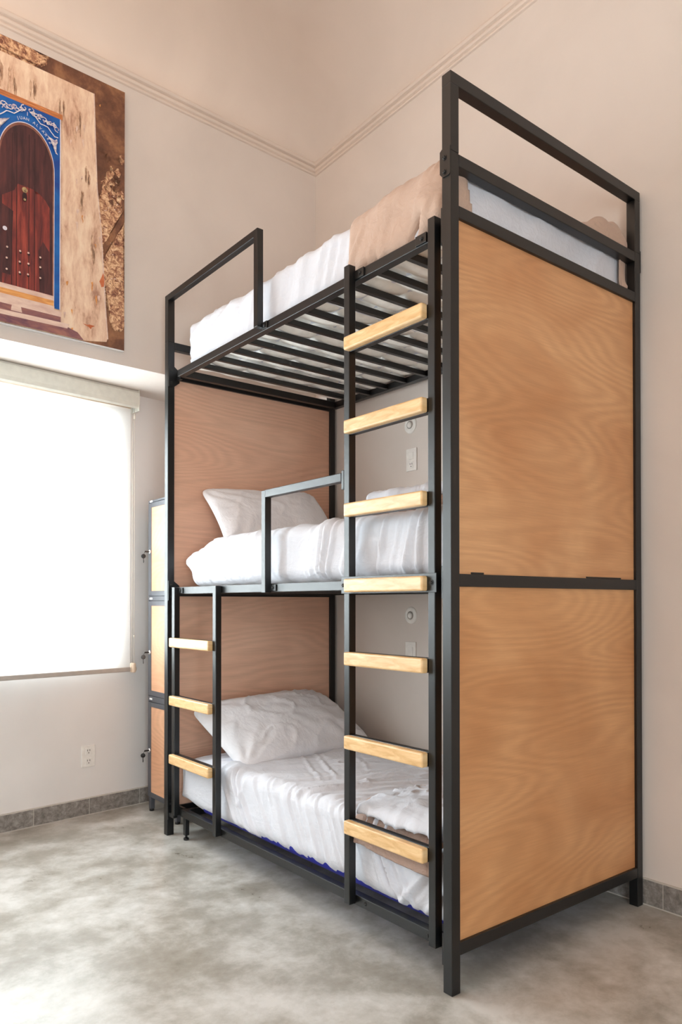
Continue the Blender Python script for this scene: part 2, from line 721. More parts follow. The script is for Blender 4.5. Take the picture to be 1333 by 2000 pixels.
def baseboard(name, M, a0, a1, joints, h, t=0.011):
    bm = bmesh.new()
    add_box(bm, a0, a1, 0, t - 0.0015, 0, h + 0.004, 0, 1, M=M)      # grout bed
    js = [a0] + joints + [a1]
    for j0, j1 in zip(js[:-1], js[1:]):
        add_box(bm, j0 + 0.0015, j1 - 0.0015, 0, t, 0.005, h - 0.001, 0.0008, 0, 1, M=M)
    struct(name, bm, [M_TILE, M_GROUT])


baseboard('baseboard_head', WM, a_lo + 0.06, a_hi, [-3.42, -3.03, -2.64, -2.25, -1.86, -1.47, -1.08, -0.66, -0.35, -0.04, 0.27, 0.58], 0.092)
baseboard('baseboard_right', RM2, -(UC.y - YB), 0.55, [-5.5, -5.1, -4.7, -4.3, -3.9, -3.5, -3.1, -2.78, -2.52, -2.355, -2.262, -1.86, -1.46, -1.06, -0.66, -0.26, 0.1], 0.100, 0.010)

# window: frame and pane in the opening behind the blind
bm = bmesh.new()
a0, a1, z0, z1 = WIN
for q in ((a0, a0 + 0.045, z0, z1), (a1 - 0.045, a1, z0, z1), (a0 + 0.045, a1 - 0.045, z0, z0 + 0.045), (a0 + 0.045, a1 - 0.045, z1 - 0.045, z1)):
    add_box(bm, q[0], q[1], -0.20, -0.15, q[2], q[3], 0.003, M=WM)
o = struct('window_1', bm, M_ALU)
bm = bmesh.new()
add_box(bm, a0 + 0.04, a1 - 0.04, -0.178, -0.172, z0 + 0.04, z1 - 0.04, M=WM)
g = obj('window_pane', bm, M_GLASS, o)

bm = bmesh.new()
x0, x1, z0, z1 = ADDED_DOOR
for q in ((x0, x0 + 0.06, z0, z1), (x1 - 0.06, x1, z0, z1), (x0 + 0.06, x1 - 0.06, z0, z0 + 0.08), (x0 + 0.06, x1 - 0.06, z1 - 0.06, z1),
          ((x0 + x1) / 2 - 0.04, (x0 + x1) / 2 + 0.04, z0 + 0.08, z1 - 0.06)):
    add_box(bm, q[0], q[1], YB - 0.12, YB - 0.07, q[2], q[3], 0.003)
o = struct('added_door', bm, M_ALU)  # frame of the unseen door added for the back fill
obj('added_door_pane', box(x0 + 0.05, x1 - 0.05, YB - 0.098, YB - 0.092, z0 + 0.06, z1 - 0.05), M_GLASS, o)

# ------------------------------------------------------------------ roller blind
B_A1, B_A0 = -0.132, -3.05
BB = 0.062
p = wp((B_A0 + B_A1) / 2, 0.0, 0.80)
blind = thing('roller_blind', 'white translucent roller blind pulled down over the bright window', 'blind', p)
bm = bmesh.new()
nb = 48
pr = [(0.006, 2.425), (0.075, 2.425), (0.096, 2.418), (0.104, 2.405), (0.106, 2.345), (0.102, 2.325), (0.092, 2.315), (0.088, 2.318), (0.088, 2.40), (0.006, 2.40)]
add_ = []
for a in (B_A0 - 0.03, B_A1 + 0.034):
    add_.append([bm.verts.new(wp(a, b, z - 0.018)) for b, z in pr])
for i in range(len(pr)):
    j = (i + 1) % len(pr)
    bm.faces.new((add_[0][i], add_[0][j], add_[1][j], add_[1][i]))
obj('cassette', bm, M_CASSETTE, blind)
for a in (B_A0 - 0.034, B_A1 + 0.028):
    bm = bmesh.new()
    add_box(bm, a, a + 0.006, 0.004, 0.105, 2.285, 2.408, 0.002, M=WM)
    obj('end_cap', bm, M_CASSETTE, blind)
bm = bmesh.new()
add_cyl(bm, wp(B_A0, BB - 0.015, 2.325), wp(B_A1, BB - 0.015, 2.325), 0.030, 24)
obj('roll', bm, M_ROLL, blind)
# fabric, very slightly rippled
bm = bmesh.new()
na, nz = 60, 40
g_ = []
for i in range(na + 1):
    col = []
    for k in range(nz + 1):
        a = B_A0 + (B_A1 - B_A0) * i / na
        z = 0.806 + (2.325 - 0.806) * k / nz
        rip = 0.0016 * math.sin(a * 9.0) * (1 - k / nz) + 0.0008 * math.sin(a * 23 + 1)
        col.append(bm.verts.new(wp(a, BB + rip, z)))
    g_.append(col)
for i in range(na):
    for k in range(nz):
        bm.faces.new((g_[i][k], g_[i + 1][k], g_[i + 1][k + 1], g_[i][k + 1]))
obj('blind_fabric', bm, M_BLIND, blind, smooth=True)
bm = bmesh.new()
add_box(bm, B_A0, B_A1, BB - 0.006, BB + 0.006, 0.786, 0.812, 0.004, M=WM)
obj('bottom_bar', bm, M_BAR, blind)
bm = bmesh.new()
add_cyl(bm, wp(B_A1 + 0.018, BB - 0.012, 0.82), wp(B_A1 + 0.018, BB - 0.012, 2.33), 0.0016, 8)
add_cyl(bm, wp(B_A1 + 0.018, BB + 0.012, 0.82), wp(B_A1 + 0.018, BB + 0.012, 2.33), 0.0016, 8)
add_cyl(bm, wp(B_A1 + 0.018, BB + 0.012, 0.98), wp(B_A1 + 0.018, BB + 0.012, 0.995), 0.004, 8)
add_cyl(bm, wp(B_A1 + 0.018, BB + 0.012, 2.24), wp(B_A1 + 0.018, BB + 0.012, 2.27), 0.006, 10)
obj('pull_chain', bm, M_CHAIN, blind)
bm = bmesh.new()
add_box(bm, B_A1 + 0.008, B_A1 + 0.028, BB - 0.02, BB + 0.02, 0.780, 0.835, 0.006, M=WM)
add_cyl(bm, wp(B_A1 + 0.004, BB, 0.80), wp(B_A1 + 0.032, BB, 0.80), 0.016, 16)
obj('chain_tensioner', bm, M_ROLL, blind)

# ------------------------------------------------------------------ wall print (a photograph of an old doorway)


def print_mat(name, stops, scale=8, stretch=(1, 1, 1), detail=5, rough=0.6, dist=0.5):
    m, nt, b = new_mat(name)
    v = coords(nt, stretch)
    n = noise(nt, v, scale, detail, rough, dist)
    r = ramp(nt, stops)
    lnk(nt, n, r.inputs[0])
    lnk(nt, r.outputs[0], b.inputs['Base Color'])
    b.inputs['Roughness'].default_value = 0.38
    return m


PM = [
    print_mat('print_dark_wall', [(0.3, srgb(60, 36, 30)), (0.5, srgb(116, 76, 56)), (0.7, srgb(176, 126, 88))], 5, (1, 1, 1), 8, 0.7, 0.2),                 # 0
    print_mat('print_rough_wall', [(0.36, srgb(88, 50, 44)), (0.46, srgb(160, 108, 82)), (0.55, srgb(222, 180, 140)), (0.68, srgb(244, 216, 182))], 42, (1, 1, 1), 8, 0.75, 0.8),   # 1
    print_mat('print_stone_frame', [(0.34, srgb(176, 134, 112)), (0.44, srgb(218, 182, 156)), (0.56, srgb(236, 208, 182)), (0.72, srgb(250, 232, 206))], 9, (1.8, 1.8, 0.5), 9, 0.7, 0.25),        # 2
    print_mat('print_orange_trim', [(0.3, srgb(150, 80, 50)), (0.7, srgb(226, 150, 90))], 12, (1, 1, 12)),                         # 3
    print_mat('print_blue_tile', [(0.35, srgb(8, 66, 150)), (0.65, srgb(14, 110, 190))], 5, (1, 1, 1.2)),                           # 4
    print_mat('print_white_line', [(0.3, srgb(206, 206, 224)), (0.7, srgb(236, 234, 240))], 20),                                    # 5
    print_mat('print_door_shade', [(0.3, srgb(50, 28, 34)), (0.5, srgb(74, 40, 44)), (0.7, srgb(98, 50, 50))], 5, (9, 9, 1)),       # 6
    print_mat('print_door_red', [(0.3, srgb(76, 36, 42)), (0.5, srgb(126, 52, 48)), (0.7, srgb(170, 76, 62))], 4, (10, 10, 1.2)),   # 7
    print_mat('print_jamb', [(0.3, srgb(98, 56, 52)), (0.7, srgb(164, 112, 92))], 10),                                              # 8
    print_mat('print_sill_light', [(0.3, srgb(206, 172, 160)), (0.7, srgb(238, 216, 200))], 10, (1, 1, 4)),                         # 9
    print_mat('print_sill_orange', [(0.3, srgb(196, 120, 66)), (0.7, srgb(238, 178, 106))], 10, (1, 1, 4)),                         # 10
    print_mat('print_sill_shade', [(0.3, srgb(92, 58, 84)), (0.7, srgb(168, 116, 104))], 9, (1, 1, 3)),                             # 11
    print_mat('print_brass', [(0.3, srgb(70, 52, 42)), (0.6, srgb(196, 172, 124))], 120),                                           # 12
    print_mat('print_gap', [(0.3, srgb(38, 20, 24)), (0.7, srgb(56, 28, 32))], 12),                                                 # 13
    print_mat('print_ornament', [(0.35, srgb(150, 138, 168)), (0.5, srgb(214, 206, 214)), (0.7, srgb(240, 232, 220))], 60),         # 14
    print_mat('print_red_stain', [(0.3, srgb(186, 92, 52)), (0.7, srgb(206, 120, 80))], 20),
    print_mat('print_worn_limewash', [(0.38, srgb(182, 142, 118)), (0.5, srgb(208, 170, 142)), (0.6, srgb(230, 198, 168))], 60, (1.5, 1.5, 0.6), 7, 0.75, 0.2),   # 16
                                        # 15
]
P_S0 = -1.750                                # centre of the print along the wall
P_H, P_Z0, P_Z1 = 0.484, 2.472, 3.804
P_OFF = 0.022
print_root = UM @ Vector((P_S0, 0, P_Z0))
wall_print = thing('wall_print', 'large unframed photo print of an arched wooden door above the window', 'wall print',
                   tuple(print_root))
bm = bmesh.new()
add_box(bm, P_S0 - P_H, P_S0 + P_H, 0.0, P_OFF - 0.001, P_Z0 - 0.004, P_Z1, 0.002, M=UM)
obj('backing_board', bm, M_LABEL, wall_print)
pbm = bmesh.new()
_layer = [0]


def P_poly(pts, mi, lift=None):
    if lift is None:
        _layer[0] += 1
        lift = _layer[0]
    b = P_OFF + lift * 0.00012
    vs_ = [pbm.verts.new(UM @ Vector((P_S0 + s, b, t))) for s, t in pts]
    f = pbm.faces.new(vs_)
    f.material_index = mi
    bmesh.ops.triangulate(pbm, faces=[f])


def P_rect(s0, s1, t0, t1, mi, lift=None):
    P_poly([(s0, t0), (s1, t0), (s1, t1), (s0, t1)], mi, lift)


def P_disc(s, t, r, mi, n=10, lift=None, ry=None):
    P_poly([(s + r * math.cos(2 * math.pi * k / n), t + (ry or r) * math.sin(2 * math.pi * k / n)) for k in range(n)], mi, lift)


def P_line(pts, w, mi):
    _layer[0] += 1
    b = P_OFF + _layer[0] * 0.00012
    L = []
    for i, (s, t) in enumerate(pts):
        s0, t0 = pts[max(0, i - 1)]
        s1, t1 = pts[min(len(pts) - 1, i + 1)]
        d = math.hypot(s1 - s0, t1 - t0) or 1
        nx, ny = -(t1 - t0) / d * w / 2, (s1 - s0) / d * w / 2
        L.append((pbm.verts.new(UM @ Vector((P_S0 + s + nx, b, t + ny))), pbm.verts.new(UM @ Vector((P_S0 + s - nx, b, t - ny)))))
    for i in range(len(L) - 1):
        f = pbm.faces.new((L[i][0], L[i + 1][0], L[i + 1][1], L[i][1]))
        f.material_index = mi


def jag(pts, amp, n=6, seed=0):
    rr = random.Random(seed)
    out = []
    for (a, b), (c, d) in zip(pts, pts[1:] + pts[:1]):
        for k in range(n):
            t = k / n
            j = amp if k else 0
            out.append((a + (c - a) * t + rr.uniform(-j, j), b + (d - b) * t + rr.uniform(-j, j)))
    return [(max(-P_H, min(P_H, s)), max(P_Z0, min(P_Z1, t))) for s, t in out]


P_rect(-P_H, P_H, P_Z0, P_Z1, 0)
P_poly(jag([(-P_H, 3.72), (0.02, 3.722), (0.06, 3.74), (0.09, 3.77), (0.10, P_Z1), (-P_H, P_Z1)], 0.010, 16, 1), 1)
P_poly(jag([(0.335, 3.12), (0.365, 3.26), (0.385, 3.34), (0.405, 3.38), (0.43, 3.33), (0.45, 3.24), (P_H, 3.17), (P_H, 2.60), (0.465, 2.57), (0.43, 2.56), (0.395, 2.66), (0.372, 2.80)], 0.008, 12, 2), 1)
P_poly(jag([(P_H, 3.135), (0.445, 3.06), (0.405, 2.985), (0.37, 2.90), (0.375, 2.99), (0.43, 3.09), (P_H, 3.20)], 0.006, 9, 3), 0)
rr = random.Random(23)
for k in range(40):                          # ragged border where the render has crumbled
    s, t = rr.uniform(0.345, 0.475), rr.uniform(3.16, 3.46)
    w_ = rr.uniform(0.008, 0.022)
    P_poly(jag([(s - w_, t), (s, t + w_ * 1.3), (s + w_ * 0.8, t + 0.2 * w_), (s + 0.2 * w_, t - w_ * 1.2)], w_ * 0.3, 5, 700 + k), 1 if rr.random() < (3.5 - t) * 2.4 else 0, 11)
rr = random.Random(21)
for k in range(60):                          # pits in the rough render
    s, t = rr.uniform(0.37, 0.47), rr.uniform(2.62, 3.28)
    P_poly(jag([(s, t), (s + rr.uniform(0.004, 0.014), t + rr.uniform(-0.004, 0.006)), (s + 0.003, t - rr.uniform(0.003, 0.008))], 0.002, 3, 100 + k), rr.choice((0, 0, 9)), 12)
_layer[0] = 14
R_edge = [(0.320, 3.724), (0.328, 3.487), (0.337, 3.257), (0.358, 3.058), (0.369, 2.88), (0.381, 2.675), (0.394, 2.51)]
P_poly([(-s, t) for s, t in R_edge] + [(-0.40, P_Z0), (0.16, P_Z0), (0.27, 2.474), (0.39, 2.495)] + R_edge[::-1], 2)
P_line([(s + 0.002, t) for s, t in R_edge], 0.006, 9)
P_poly(jag([(0.352, 2.79), (0.372, 2.84), (0.376, 2.77), (0.362, 2.765)], 0.004, 3, 5), 15)
P_poly(jag([(0.27, 2.56), (0.33, 2.56), (0.31, 2.54)], 0.006, 3, 6), 15)
for k, (s, t, w_, h_) in enumerate(((-0.06, 3.64, 0.05, 0.09), (0.03, 3.66, 0.03, 0.05), (0.16, 3.60, 0.03, 0.10), (0.24, 3.55, 0.025, 0.12), (0.29, 3.30, 0.03, 0.09), (0.26, 3.20, 0.02, 0.05), (0.32, 2.98, 0.02, 0.08), (-0.12, 3.66, 0.03, 0.06))):
    for q in range(5):                       # dark smudges where the limewash has worn off
        ss, tt = s + rr.uniform(-w_, w_) / 2, t + rr.uniform(-h_, h_) / 2
        P_poly(jag([(ss, tt), (ss + 0.007, tt - 0.012), (ss + 0.004, tt - 0.085), (ss - 0.003, tt - 0.055)], 0.003, 6, 300 + 10 * k + q), 16, 17)
_layer[0] = 18
rr = random.Random(12)
for k in range(26):                          # weather stains on the stone
    s, t = rr.uniform(0.17, 0.35), rr.uniform(2.52, 3.68)
    P_poly(jag([(s, t), (s + rr.uniform(0.004, 0.014), t + 0.004), (s + 0.006, t - rr.uniform(0.01, 0.05))], 0.003, 3, 40 + k), rr.choice((9, 10, 2)))
P_rect(-0.166, 0.166, 3.520, 3.546, 3)
P_rect(-0.156, 0.156, 2.596, 3.520, 4)
P_rect(-0.1575, -0.1535, 2.596, 3.520, 5)
P_rect(0.1535, 0.1575, 2.596, 3.520, 5)


def arch(hw, top, spring, bottom, n=28):
    return [(-hw, bottom)] + [(-hw * math.cos(math.pi * k / n), spring + (top - spring) * math.sin(math.pi * k / n)) for k in range(n + 1)] + [(hw, bottom)]


P_poly(arch(0.1285, 3.437, 3.245, 2.600), 5)
P_poly(arch(0.1255, 3.433, 3.245, 2.600), 8)
P_poly(arch(0.119, 3.421, 3.24, 2.62), 6)
P_poly(arch(0.108, 3.404, 3.22, 2.64), 6)
# sun-struck lower boards
P_poly([(-0.108, 2.652), (0.106, 2.652), (0.106, 3.07), (0.085, 3.10), (0.058, 3.122), (0.040, 3.112), (0.032, 3.133), (-0.040, 3.135), (-0.055, 3.10), (-0.108, 3.06)], 7)
P_poly([(0.060, 2.655), (0.106, 2.655), (0.104, 2.86), (0.075, 2.90), (0.055, 2.85), (0.06, 2.70)], 6)
P_poly([(-0.108, 2.70), (-0.07, 2.70), (-0.06, 3.0), (-0.108, 3.02)], 6)
for s in (-0.066, -0.045, 0.010, 0.036):
    P_rect(s - 0.0016, s + 0.0016, 2.655, 3.39 - abs(s) * 0.4, 13)
for s, t in ((-0.086, 2.825), (-0.088, 2.774), (-0.088, 2.722), (-0.029, 2.823), (0.008, 2.825), (-0.031, 2.772), (0.008, 2.774), (-0.031, 2.722), (0.006, 2.723), (0.062, 2.820), (0.062, 2.773), (0.062, 2.722)):
    P_disc(s + 0.002, t - 0.007, 0.006, 13, 8)
    P_disc(s, t, 0.0048, 9, 8)
P_disc(-0.010, 3.115, 0.013, 12, 12)
P_disc(-0.010, 3.082, 0.011, 13, 12, ry=0.022)
P_disc(-0.010, 3.070, 0.006, 12, 8)
P_disc(-0.097, 2.907, 0.010, 5, 12)
# sill courses
P_rect(-0.128, 0.125, 2.630, 2.652, 9)
P_rect(-0.128, 0.125, 2.604, 2.630, 10)
P_rect(-0.128, 0.128, 2.585, 2.604, 9)
P_rect(-0.16, 0.160, 2.560, 2.586, 9)
P_rect(-0.16, 0.158, 2.528, 2.560, 11)
P_poly([(-0.06, 2.60), (-0.035, 2.605), (-0.02, 2.535), (-0.07, 2.535)], 9)
P_poly([(-0.40, 2.505), (0.19, 2.52), (0.24, 2.505), (0.27, 2.474), (-0.40, 2.474)], 11)
P_poly([(-0.40, 2.524), (0.20, 2.535), (0.19, 2.512), (-0.40, 2.503)], 9)
# curling leaf ornament on the blue tile frieze
rr = random.Random(3)
for side in (-1, 1):
    for k in range(9):
        s, t = side * (0.014 + 0.0155 * k), 3.500 - 0.006 * (k % 3) - 0.0035 * k
        ph = rr.uniform(0, 6)
        pts = []
        for q in range(9):
            rad = 0.004 + 0.0017 * q
            a = ph + side * q * 0.75
            pts.append((max(-0.150, min(0.150, s + rad * math.cos(a))), min(3.516, t + rad * 0.8 * math.sin(a))))
        P_line(pts, 0.0042, 14)
        if k % 2:
            P_disc(max(-0.145, min(0.145, s)), t + 0.002, 0.0052, 14, 6)
    pts = [(side * (0.010 + 0.0165 * q), 3.487 - 0.0085 * q + 0.008 * math.sin(q * 1.6)) for q in range(9)]
    P_line(pts, 0.0045, 5)
    # winged figure in the spandrel
    P_poly([(side * 0.078, 3.425), (side * 0.100, 3.408), (side * 0.125, 3.402), (side * 0.136, 3.412), (side * 0.140, 3.396),
            (side * 0.132, 3.380), (side * 0.133, 3.350), (side * 0.141, 3.337), (side * 0.130, 3.340), (side * 0.120, 3.372), (side * 0.108, 3.392)], 14)
# lettering that follows the arch


def glyph(txt, size):
    cu = bpy.data.curves.new('t', 'FONT')
    cu.body = txt
    cu.size = size
    cu.align_x = 'CENTER'
    o = bpy.data.objects.new('t', cu)
    COL.objects.link(o)
    bpy.context.view_layer.update()
    dg = bpy.context.evaluated_depsgraph_get()
    me = bpy.data.meshes.new_from_object(o.evaluated_get(dg))
    bpy.data.objects.remove(o)
    bpy.data.curves.remove(cu)
    return me


def P_text(txt, size, s, t, rot):
    me = glyph(txt, size)
    _layer[0] += 1
    b = P_OFF + _layer[0] * 0.00012 + 0.0003
    c_, s_ = math.cos(rot), math.sin(rot)
    vm = [pbm.verts.new(UM @ Vector((P_S0 + s + v.co.x * c_ - v.co.y * s_, b, t + v.co.x * s_ + v.co.y * c_))) for v in me.vertices]
    for p_ in me.polygons:
        f = pbm.faces.new([vm[i] for i in p_.vertices])
        f.material_index = 5
    bpy.data.meshes.remove(me)


P_text('1', 0.026, -0.001, 3.466, 0)
word = 'JUAN ALVAREZ'
for k, ch in enumerate(word):
    if ch == ' ':
        continue
    ang = math.radians(108 - 66 * k / (len(word) - 1))
    s, t = 0.134 * math.cos(ang), 3.245 + 0.198 * math.sin(ang)
    tx, ty = 0.134 * math.sin(ang), -0.198 * math.cos(ang)
    P_text(ch, 0.019, s, t, math.atan2(ty, tx))
obj('print_face', pbm, PM, wall_print)

# ------------------------------------------------------------------ wall plates
def outlet(name, label, M, a, z, kind, group=None, cat='outlet'):
    """M maps (a along, b out of the wall, z); kind: duplex / single / switch"""
    t = thing(name, label, cat, tuple(M @ Vector((a, 0, z))), group)
    bm = bmesh.new()
    add_box(bm, a - 0.040, a + 0.040, 0, 0.006, z - 0.060, z + 0.060, 0.0025, M=M)
    obj('cover_plate', bm, M_WHITE_PL, t)
    if kind == 'switch':
        bm = bmesh.new()
        add_box(bm, a - 0.020, a + 0.020, 0.004, 0.009, z - 0.030, z + 0.034, 0.0015, M=M)
        obj('rocker', bm, M_WHITE_PL, t)
        return t
    for dz in ((0.028, -0.028) if kind == 'duplex' else (0.02, -0.028,)):
        bm = bmesh.new()
        add_box(bm, a - 0.017, a + 0.017, 0.004, 0.0078, z + dz - 0.019, z + dz + 0.019, 0.0015, M=M)
        s = obj('socket', bm, M_WHITE_PL, t)
        if kind == 'single' and dz > 0:
            continue
        bm = bmesh.new()
        for da in (-0.007, 0.007):
            add_box(bm, a + da - 0.0014, a + da + 0.0014, 0.0070, 0.0084, z + dz + 0.000, z + dz + 0.010, M=M)
        add_cyl(bm, M @ Vector((a, 0.0070, z + dz - 0.009)), M @ Vector((a, 0.0084, z + dz - 0.009)), 0.0028, 10)
        obj('slots', bm, M_SLOT, s)
    return t


outlet('wall_outlet', 'white duplex wall outlet low on the wall below the window blind', WM, -0.354, 0.326, 'duplex')
RM3 = Matrix(((0, -1, 0, XR), (-1, 0, 0, 0), (0, 0, 1, 0), (0, 0, 0, 1)))   # a = -y, b out of the wall
outlet('wall_outlet', 'white wall outlet beside the middle bunk, under a round fixture', RM3, -1.314, 1.944, 'single')
outlet('light_switch', 'white rocker light switch on the wall beside the bottom bunk', RM3, -1.322, 0.912, 'switch', cat='switch')


def round_fixture(label, y, z):
    t = thing('wall_light', label, 'wall light', (XR, y, z), None)
    bm = bmesh.new()
    add_lathe(bm, [(0.0, 0.008), (0.020, 0.008), (0.024, 0.004), (0.030, 0.005), (0.040, 0.006), (0.045, 0.003), (0.046, 0.0)], (XR, y, z), (-1, 0, 0), 36)
    obj('rim', bm, M_WHITE_PL, t)
    bm = bmesh.new()
    add_lathe(bm, [(0.0, 0.017), (0.010, 0.016), (0.0155, 0.012), (0.017, 0.006), (0.017, 0.003)], (XR, y, z), (-1, 0, 0), 28)
    obj('lamp_head', bm, M_WHITE_PL, t)
    bm = bmesh.new()
    add_lathe(bm, [(0.0165, 0.0090), (0.0215, 0.0088), (0.0215, 0.0072)], (XR, y, z), (-1, 0, 0), 28)
    obj('shadow_ring', bm, plain('fixture_grey_ring', srgb(150, 146, 142), 0.5), t)


round_fixture('round white wall light above the outlet beside the middle bunk', 1.324, 2.131)
round_fixture('round white wall light above the switch beside the bottom bunk', 1.322, 1.113)

# ------------------------------------------------------------------ triple bunk bed
L_, W_, S_ = 2.0, 1.08, 0.037
BV = 0.0022
bed = thing('bunk_bed', 'triple bunk bed with charcoal steel frame, plywood ends and two ladders', 'bunk bed', (0, 0, 0))


def bpart(name, bm, mat, parent=bed):
    return obj(name, bm, mat, parent)


def bolt_bm(p, d, r=0.006, h=0.005):
    bm = bmesh.new()
    p, d = Vector(p), Vector(d)
    add_cyl(bm, p, p + d * 0.0015, r * 1.5, 16)
    add_lathe(bm, [(r, 0.0), (r, h * 0.6), (r * 0.75, h), (r * 0.35, h), (r * 0.3, h * 0.6), (0, h * 0.6)], p, d, 14)
    return bm


# posts
for (x0, y0, zt) in ((0, 0, 2.553), (W_ - S_, 0, 2.553), (0, L_ - S_, 2.515), (W_ - S_, L_ - S_, 2.515)):
    bpart('post', box(x0, x0 + S_, y0, y0 + S_, 0, zt, BV), M_METAL)
# end rails (near end y 0..S, far end y L-S..L)
for z0, z1 in ((2.515, 2.553), (2.357, 2.395), (1.230, 1.269), (0.113, 0.152)):
    bpart('end_rail', box(S_, W_ - S_, 0.001, S_ - 0.001, z0, z1, BV), M_METAL)
for z0, z1 in ((2.480, 2.518), (2.326, 2.364), (1.214, 1.252), (0.105, 0.143)):
    bpart('end_rail', box(S_, W_ - S_, L_ - S_ + 0.001, L_ - 0.001, z0, z1, BV), M_METAL)
# plywood end panels
for y0, zz0, zz1, m in ((0.012, 1.269, 2.357, M_PLY_A), (0.012, 0.152, 1.230, M_PLY_B), (L_ - 0.024, 1.252, 2.326, M_PLY_C), (L_ - 0.024, 0.143, 1.214, M_PLY_C)):
    bpart('end_panel', box(S_, W_ - S_, y0, y0 + 0.012, zz0, zz1), m)
# small welded gaps / clips under the near upper panel
bpart('panel_clip', box(0.10, 0.16, 0.010, 0.020, 1.2695, 1.2755, 0.001), M_METAL)
bpart('panel_clip', box(0.72, 0.95, 0.010, 0.020, 1.2695, 1.2755, 0.001), M_METAL)

XI = 0.030                                    # outer face of the side rails
for z0, z1, f0, f1 in ((2.327, 2.362, 0.060, 1.915), (1.225, 1.260, 0.046, 1.950), (0.112, 0.148, 0.046, 1.870)):
    bpart('side_rail', box(XI, XI + 0.032, f0, f1, z0, z1, BV), M_METAL)
    bpart('side_rail', box(W_ - XI - 0.032, W_ - XI, f0, f1, z0, z1, BV), M_METAL)
    for e0, e1 in ((f0, f0 + 0.030), (f1 - 0.030, f1)):
        bpart('cross_rail', box(XI + 0.032, W_ - XI - 0.032, e0, e1, z0, z1, BV), M_METAL)
# slats
sl0 = bpart('slat', box(XI + 0.032, W_ - XI - 0.032, 0.160, 0.182, 2.331, 2.355, 0.002), M_METAL)
ys = [0.10 + 0.1463 * k for k in range(12)]
for k in range(12):
    for zoff in (0, -1.1025):
        o = sl0 if (k == 0 and zoff == 0) else sl0.copy()
        if o is not sl0:
            link(o, bed)
        o.location = (0, ys[k] - 0.160, zoff)
# end plates where the platforms bolt to the posts
for z0, z1 in ((2.285, 2.392), (1.193, 1.293), (0.081, 0.178)):
    for y0, y1, yb, dr in ((S_ + 0.001, S_ + 0.006, 0, 1), (L_ - S_ - 0.006, L_ - S_ - 0.001, 0, -1)):
        zc = (z0 + z1) / 2
        bm = bmesh.new()
        pts = [(0.002, z0), (0.030, z0), (0.062, z0 + 0.025), (0.062, z1 - 0.025), (0.030, z1), (0.002, z1)]
        lo = [bm.verts.new((x, y0, z)) for x, z in pts]
        hi = [bm.verts.new((x, y1, z)) for x, z in pts]
        bm.faces.new(lo)
        bm.faces.new(hi)
        for i in range(6):
            bm.faces.new((lo[i], lo[(i + 1) % 6], hi[(i + 1) % 6], hi[i]))
        pl = bpart('mounting_plate', bm, M_METAL)
        if dr < 0:
            for zz in (zc - 0.032, zc + 0.030):
                bpart('bolt', bolt_bm((0.018, y0, zz), (0, -1, 0), 0.0055), M_METAL, pl)
# stub between the far plate and the top platform
bpart('spacer_tab', box(0.046, 0.060, 1.915, 1.957, 2.32, 2.36, 0.001), M_METAL)
bpart('spacer_tab', box(0.046, 0.060, 1.870, 1.957, 0.105, 0.150, 0.001), M_METAL)
# levelling foot of the lowest platform
ft = bpart('foot', box(0.036, 0.058, 1.832, 1.856, 0.024, 0.113, 0.002), M_METAL)
bm = bmesh.new()
add_cyl(bm, (0.047, 1.844, 0.0), (0.047, 1.844, 0.010), 0.013, 18)
add_cyl(bm, (0.047, 1.844, 0.010), (0.047, 1.844, 0.025), 0.006, 12)
bpart('foot_pad', bm, M_BLACK, ft)

# upper end guard that drops onto the near posts
bm = bmesh.new()
add_box(bm, 0.0, S_, 0.0, S_, 2.553, 2.760, BV)
add_box(bm, W_ - S_, W_, 0.0, S_, 2.553, 2.760, BV)
add_box(bm, 0.0, W_, 0.0, S_, 2.759, 2.797, BV)
eg = bpart('end_guard', bm, M_METAL)
for x0, x1, d in ((-0.0035, 0.0, -1), (W_, W_ + 0.0035, 1)):
    bm = bmesh.new()
    pts = [(0.004, 2.478), (0.030, 2.478), (0.042, 2.492), (0.042, 2.560), (0.034, 2.566), (0.000, 2.566), (0.000, 2.482)]
    lo = [bm.verts.new((x0, y, z)) for y, z in pts]
    hi = [bm.verts.new((x1, y, z)) for y, z in pts]
    bm.faces.new(lo)
    bm.faces.new(hi)
    for i in range(7):
        bm.faces.new((lo[i], lo[(i + 1) % 7], hi[(i + 1) % 7], hi[i]))
    pl = bpart('joining_plate', bm, M_METAL)
    if d < 0:
        for zz in (2.493, 2.536):
            bpart('bolt', bolt_bm((x0, 0.022, zz), (-1, 0, 0), 0.0058, 0.006), M_METAL, pl)

T_ = 0.030                                    # ladder and guard tube
# top guard at the head: rises from the far post and drops to the side rail
bm = bmesh.new()
add_box(bm, 0.0, S_, L_ - S_, L_, 2.515, 2.757, BV)
add_box(bm, 0.0, T_, 1.104 + T_, L_ - S_ + 0.004, 2.726, 2.757, BV)
add_box(bm, 0.0, T_, 1.104, 1.104 + T_, 2.341, 2.757, BV)
gr = bpart('guard_rail', bm, M_METAL)
gb = bpart('guard_tab', box(0.024, XI, 1.068, 1.104, 2.331, 2.360, 0.001), M_METAL, gr)
bpart('guard_bolt', bolt_bm((0.024, 1.086, 2.345), (-1, 0, 0)), M_METAL, gr)
